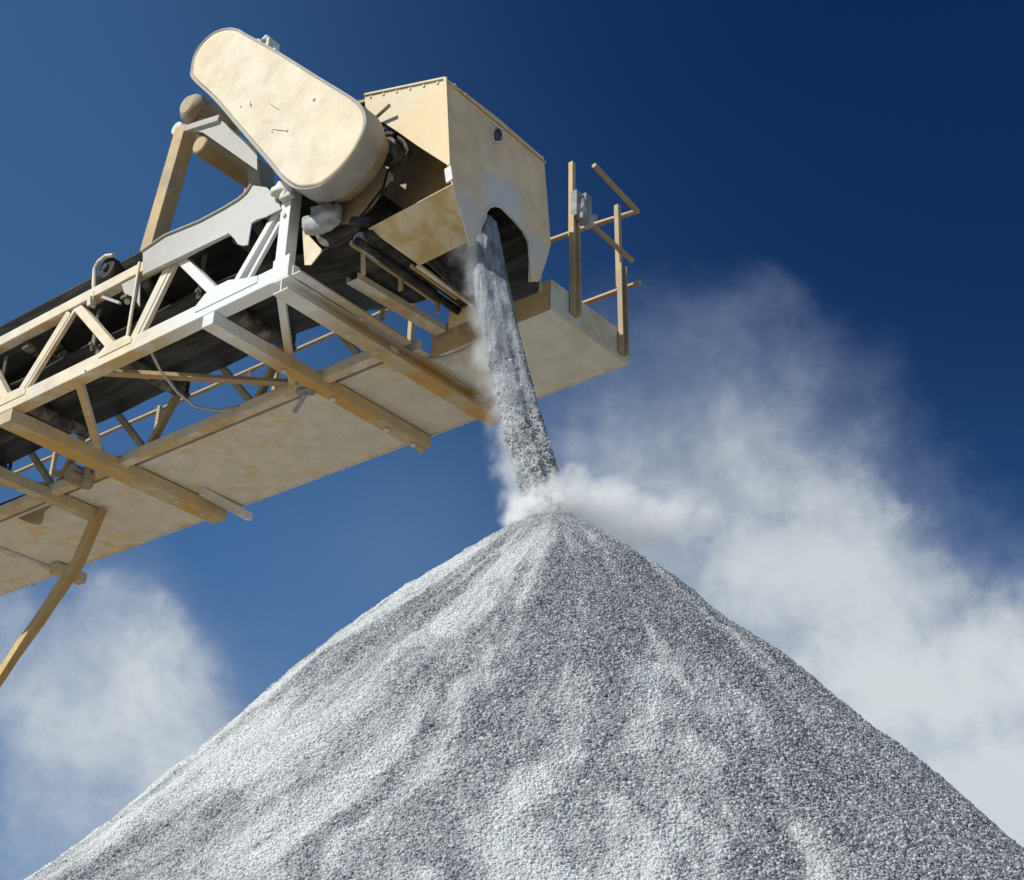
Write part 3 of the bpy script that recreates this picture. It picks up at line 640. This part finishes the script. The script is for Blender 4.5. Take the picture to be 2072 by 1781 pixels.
def stone_nodes(obj, rmin, rmax, use_attr=True, chip=None):
    ng = bpy.data.node_groups.new('stones', 'GeometryNodeTree')
    ng.interface.new_socket('Geometry', in_out='INPUT', socket_type='NodeSocketGeometry'); ng.interface.new_socket('Geometry', in_out='OUTPUT', socket_type='NodeSocketGeometry')
    N_ = ng.nodes; L = ng.links.new
    gi = N_.new('NodeGroupInput'); go = N_.new('NodeGroupOutput')
    dp = N_.new('GeometryNodeDistributePointsOnFaces'); na_ = N_.new('GeometryNodeInputNamedAttribute'); na_.data_type = 'FLOAT'; na_.inputs[0].default_value = 'stones'
    L(gi.outputs[0], dp.inputs['Mesh']); L(na_.outputs[0], dp.inputs['Density'])
    ico = N_.new('GeometryNodeMeshIcoSphere'); ico.inputs['Radius'].default_value = 1; ico.inputs['Subdivisions'].default_value = 1
    sm = N_.new('GeometryNodeSetMaterial'); sm.inputs['Material'].default_value = chip or M_chip; L(ico.outputs[0], sm.inputs[0])
    ip = N_.new('GeometryNodeInstanceOnPoints'); L(dp.outputs[0], ip.inputs['Points']); L(sm.outputs[0], ip.inputs['Instance'])
    rv = N_.new('FunctionNodeRandomValue'); rv.data_type = 'FLOAT_VECTOR'; rv.inputs[0].default_value = (0, 0, 0); rv.inputs[1].default_value = (6.28, 6.28, 6.28); L(rv.outputs[0], ip.inputs['Rotation'])
    s1 = N_.new('FunctionNodeRandomValue'); s1.data_type = 'FLOAT_VECTOR'; s1.inputs[0].default_value = (.55, .6, .65); s1.inputs[1].default_value = (1.15, 1.2, 1.4); s1.inputs['Seed'].default_value = 3
    s2 = N_.new('FunctionNodeRandomValue'); s2.data_type = 'FLOAT'; s2.inputs[2].default_value = 0; s2.inputs[3].default_value = 1; s2.inputs['Seed'].default_value = 5
    pw = N_.new('ShaderNodeMath'); pw.operation = 'POWER'; pw.inputs[1].default_value = 2.6; L(s2.outputs[1], pw.inputs[0])
    mr = N_.new('ShaderNodeMath'); mr.operation = 'MULTIPLY_ADD'; mr.inputs[1].default_value = rmax - rmin; mr.inputs[2].default_value = rmin; L(pw.outputs[0], mr.inputs[0])
    nb = N_.new('GeometryNodeInputNamedAttribute'); nb.data_type = 'FLOAT'; nb.inputs[0].default_value = 'size'
    ms = N_.new('ShaderNodeMath'); ms.operation = 'MULTIPLY'; L(mr.outputs[0], ms.inputs[0]); L(nb.outputs[0], ms.inputs[1]); mr = ms
    vm = N_.new('ShaderNodeVectorMath'); vm.operation = 'SCALE'; L(s1.outputs[0], vm.inputs[0]); L(mr.outputs[0], vm.inputs['Scale']); L(vm.outputs[0], ip.inputs['Scale'])
    if use_attr:
        jg = N_.new('GeometryNodeJoinGeometry'); L(gi.outputs[0], jg.inputs[0]); L(ip.outputs[0], jg.inputs[0]); L(jg.outputs[0], go.inputs[0])
    else: L(ip.outputs[0], go.inputs[0])
    md = obj.modifiers.new('stones', 'NODES'); md.node_group = ng
stone_nodes(stones, .0025, .0094, False)

# ------------------------------------------------------------------ falling stream
top = loc(1.10, .50, .28); end = APEX + Vector((-.02, -.02, -.02))
def mk_stream():
    m, t = mat('falling_stone'); tc = t.n('ShaderNodeTexCoord'); P = tc.outputs['Object']; x, y, z = t.xyz(P)
    up = t.ramp(z, APEX.z + .15, APEX.z + 1.15)           # smooth blurless sheet above, lumpy below
    n1 = t.noise(t.vmath('MULTIPLY', P, (16., 16., 1.6)), 1.6, 5, .65, .2); n2 = t.noise(P, 26, 6, .72); v = t.n('ShaderNodeTexVoronoi'); v.inputs['Scale'].default_value = 40; t.L(P, v.inputs['Vector'])
    a = t.mix(t.ramp(n1, .35, .66), (.17, .185, .205), (.40, .42, .44)); b = t.mix(t.ramp(n2, .38, .62), (.24, .25, .255), (.66, .67, .65))
    c = t.mix(up, b, a)
    t.out(c, .9, t.math('ADD', t.math('MULTIPLY', n1, .8), n2), .8, .03, spec=.15); return m
sv = []; sf = []; NS, NA = 150, 56
sp = MB()
rngs = []
for i in range(NS):
    k = i / (NS - 1)
    # ballistic: quick at first forward, then steep
    p = top.lerp(end, k); p += Vector((-.035, 0, 0)) * math.sin(k * math.pi)
    rad = .088 + .016 * math.sin(min(1, k * 2.2) * math.pi / 2) + .0 * k
    ring_ = []
    for j in range(NA):
        a = j * 2 * math.pi / NA
        w = 1 + .10 * math.sin(3 * a + 1.3 + k * 2) + .07 * math.sin(5 * a - k * 3) + .05 * math.sin(9 * a + 2 * k)
        jag = (.03 + .16 * max(0, k - .35)) * (math.sin(a * 4 + k * 61) * math.sin(k * 83 + a) * .4 + (random.random() - .5) * .9)
        ring_.append(p + Vector((math.cos(a), math.sin(a) * .9, 0)) * rad * (w + jag))
    rngs.append(ring_)
loft(sp, rngs, True, True, True)
stream = sp.build('falling_gravel', mk_stream(), None, 0)
tag(stream, 'grey stream of crushed stone pouring from the hood arch onto the pile tip', 'falling gravel', kind='stuff')
sm_ = stream.data
dv = np.array([max(0., min(1., ((top.z - (sum(sm_.vertices[i].co.z for i in [v.index]))) / (top.z - end.z) - .02) * 1.2)) for v in sm_.vertices])
at = sm_.attributes.new('stones', 'FLOAT', 'POINT'); at.data.foreach_set('value', (40 + 6000 * np.clip((dv - .42) * 1.7, 0, 1) ** 1.5).astype(np.float32))
at = sm_.attributes.new('size', 'FLOAT', 'POINT'); at.data.foreach_set('value', np.ones(len(dv), dtype=np.float32))
stone_nodes(stream, .003, .011, True, mk_stone('falling_chip', .25, .85))

# ------------------------------------------------------------------ rock dust where the stream lands
def mk_dust(name, centres, dens, nscale, cut, col=(.93, .94, .95), aniso=.25):
    m, t = mat(name); g = t.n('ShaderNodeNewGeometry').outputs['Position']
    wv = t.noise(g, nscale, 3, .6, col=True); g2 = t.vmath('ADD', g, t.vmath('SCALE', t.vmath('SUBTRACT', wv, (.5, .5, .5)), scale=1.9 / nscale))
    tot = None
    for c, r, s in centres:
        q = t.vmath('DIVIDE', t.vmath('SUBTRACT', g2, tuple(c)), tuple(r)); v = t.math('MULTIPLY', t.ramp(t.vmath('LENGTH', q), 1., .25), s)
        tot = v if tot is None else t.math('MAXIMUM', tot, v)
    n2 = t.noise(g, nscale * 2.2, 4, .65, .3)
    d = t.math('MULTIPLY', tot, t.ramp(n2, cut, cut + .25, .25, 1.)); d = t.math('MULTIPLY', d, dens)
    v = t.n('ShaderNodeVolumePrincipled'); v.inputs['Color'].default_value = (*col, 1); v.inputs['Anisotropy'].default_value = aniso; t.L(d, v.inputs['Density'])
    o = t.n('ShaderNodeOutputMaterial'); t.L(v.outputs[0], o.inputs['Volume']); return m
A = APEX
puffs = [(A + Vector(c), q, k) for c, q, k in [((-.10, -.03, -.03), (.20, .24, .17), 1.6), ((.02, .0, .05), (.22, .26, .20), 1.3), ((.22, .06, .06), (.17, .24, .20), 1.), ((.36, .10, .12), (.13, .20, .17), .9), ((.50, .14, .02), (.20, .26, .15), .7), ((.66, .18, .10), (.12, .2, .12), .5), ((.80, .20, .07), (.14, .22, .09), .32), ((.12, .04, .22), (.10, .16, .12), .6), ((.30, .12, -.04), (.36, .30, .14), .30)]]
pm = mk_dust('rock_dust', puffs, 30, 10., .42, col=(.998, 1., 1.), aniso=.0)
bpy_v = []; dm = bmesh.new()
bmesh.ops.create_icosphere(dm, subdivisions=4, radius=1)
for v in dm.verts:
    c = v.co.copy(); v.co = Vector((A.x + .32 + c.x * .95, A.y + .10 + c.y * .50, A.z + .14 + c.z * (.42 if c.z > 0 else .34)))
dme = bpy.data.meshes.new('dust_cloud'); dm.to_mesh(dme); dm.free(); dme.materials.append(pm)
dust = bpy.data.objects.new('dust_cloud', dme); COL.objects.link(dust)
tag(dust, 'billowing white rock dust where the stream strikes the pile tip, drifting right', 'dust', kind='stuff')

vl = []
for k in np.linspace(.02, 1.0, 9):
    p = top.lerp(end, float(k)); q = .5 + .5 * float(k); vl.append((p + Vector((-.11, -.03, .0)), (.12 * q + .05, .16, .20), .8 + 2.0 * max(0, float(k) - .35)))
vm_ = mk_dust('stream_dust', vl, 5.5, 6., .35, col=(.96, .985, 1.), aniso=.0)
vb = MB(); rv_ = []
for k in np.linspace(0, 1, 12):
    p = top.lerp(end, float(k)) + Vector((-.10, 0, .05)); rv_.append([p + Vector((math.cos(a) * (.17 + .08 * k), math.sin(a) * .20, 0)) for a in [j * math.pi / 8 for j in range(16)]])
loft(vb, rv_); veil = vb.build('dust_veil', vm_, None, 0)
tag(veil, 'thin pale dust haze hanging along the left side of the falling stream', 'dust', kind='stuff')

# ------------------------------------------------------------------ sky
W = bpy.data.worlds.new('World'); S.world = W; W.use_nodes = True
t = NT(W.node_tree)
sky = t.n('ShaderNodeTexSky', sky_type='NISHITA'); sky.sun_disc = False
sky.sun_elevation = math.asin(SV.z); sky.sun_rotation = math.atan2(SV.x, SV.y)
sky.air_density = 1.0; sky.dust_density = .3; sky.ozone_density = 3.0; sky.altitude = 800
D = t.vmath('NORMALIZE', t.n('ShaderNodeTexCoord').outputs['Generated'])
def dirv(x, y): return ray(x, y).normalized()
# deep polarised blue, darkest away from the sun
dk = t.vmath('DOT_PRODUCT', D, tuple(dirv(2250, -250))); dkf = t.ramp(dk, math.cos(R(36)), math.cos(R(8)), 0, 1)
base = t.mix(1., sky.outputs[0], (.50, .78, .96), 'MULTIPLY')
base = t.mix(t.math('MULTIPLY', dkf, .95), base, t.mix(1., base, (.08, .20, .36), 'MULTIPLY'))
def cloud(blobs, seed, wamp, nscale):
    P = t.vmath('ADD', D, (seed, seed * .3, -seed))
    w1 = t.vmath('SCALE', t.vmath('SUBTRACT', t.noise(P, nscale, 7, .6, col=True), (.5, .5, .5)), scale=wamp)
    w2 = t.vmath('SCALE', t.vmath('SUBTRACT', t.noise(P, nscale * 4.5, 6, .62, col=True), (.5, .5, .5)), scale=wamp * .32)
    Q = t.vmath('ADD', t.vmath('ADD', D, w1), w2); tot = None
    for (x, y, r, s) in blobs:
        v = t.math('MULTIPLY', t.ramp(t.vmath('DISTANCE', Q, tuple(dirv(x, y))), r / 3138., r / 3138. * .15), s)
        tot = v if tot is None else t.math('SUBTRACT', 1., t.math('MULTIPLY', t.math('SUBTRACT', 1., tot), t.math('SUBTRACT', 1., v)))
    return tot
right = cloud([(1180, 830, 240, .30), (1140, 980, 200, .32), (1330, 780, 260, .30), (1480, 780, 250, .32), (1640, 880, 260, .34), (1540, 660, 120, .20), (1720, 1060, 280, .40), (1480, 1050, 380, .60), (1230, 950, 300, .42), (1250, 1120, 260, .5), (1820, 1300, 380, .62), (1960, 1480, 430, .85), (1560, 1300, 420, .68), (2240, 1330, 280, .45), (2080, 1750, 560, .95), (1700, 1250, 330, .5)], 3.1, .10, 8.)
left = cloud([(280, 1250, 190, .55), (150, 1370, 300, .62), (360, 1400, 190, .60), (200, 1600, 360, .62), (0, 1300, 260, .5), (430, 1560, 240, .5), (480, 1480, 320, .30), (720, 1180, 360, .12), (900, 1060, 300, .10), (40, 1800, 320, .5), (300, 1750, 300, .4)], 5.2, .075, 8.)
fine = t.ramp(t.noise(D, 15., 8, .62, .25), .3, .7, .82, 1.12)
den = t.math('MULTIPLY', t.math('MAXIMUM', right, left), fine, clamp=True)
ccol = t.mix(t.ramp(den, .35, .95), (1.9, 2.6, 4.1), (6.4, 6.9, 7.2))
ccol = t.mix(t.ramp(t.noise(D, 5., 4, .5), .35, .7, 0, .22), ccol, (3.4, 4.1, 5.0))
col = t.mix(den, base, ccol)
bg = t.n('ShaderNodeBackground'); t.L(col, bg.inputs[0]); bg.inputs[1].default_value = .10
wo = t.n('ShaderNodeOutputWorld'); t.L(bg.outputs[0], wo.inputs[0])
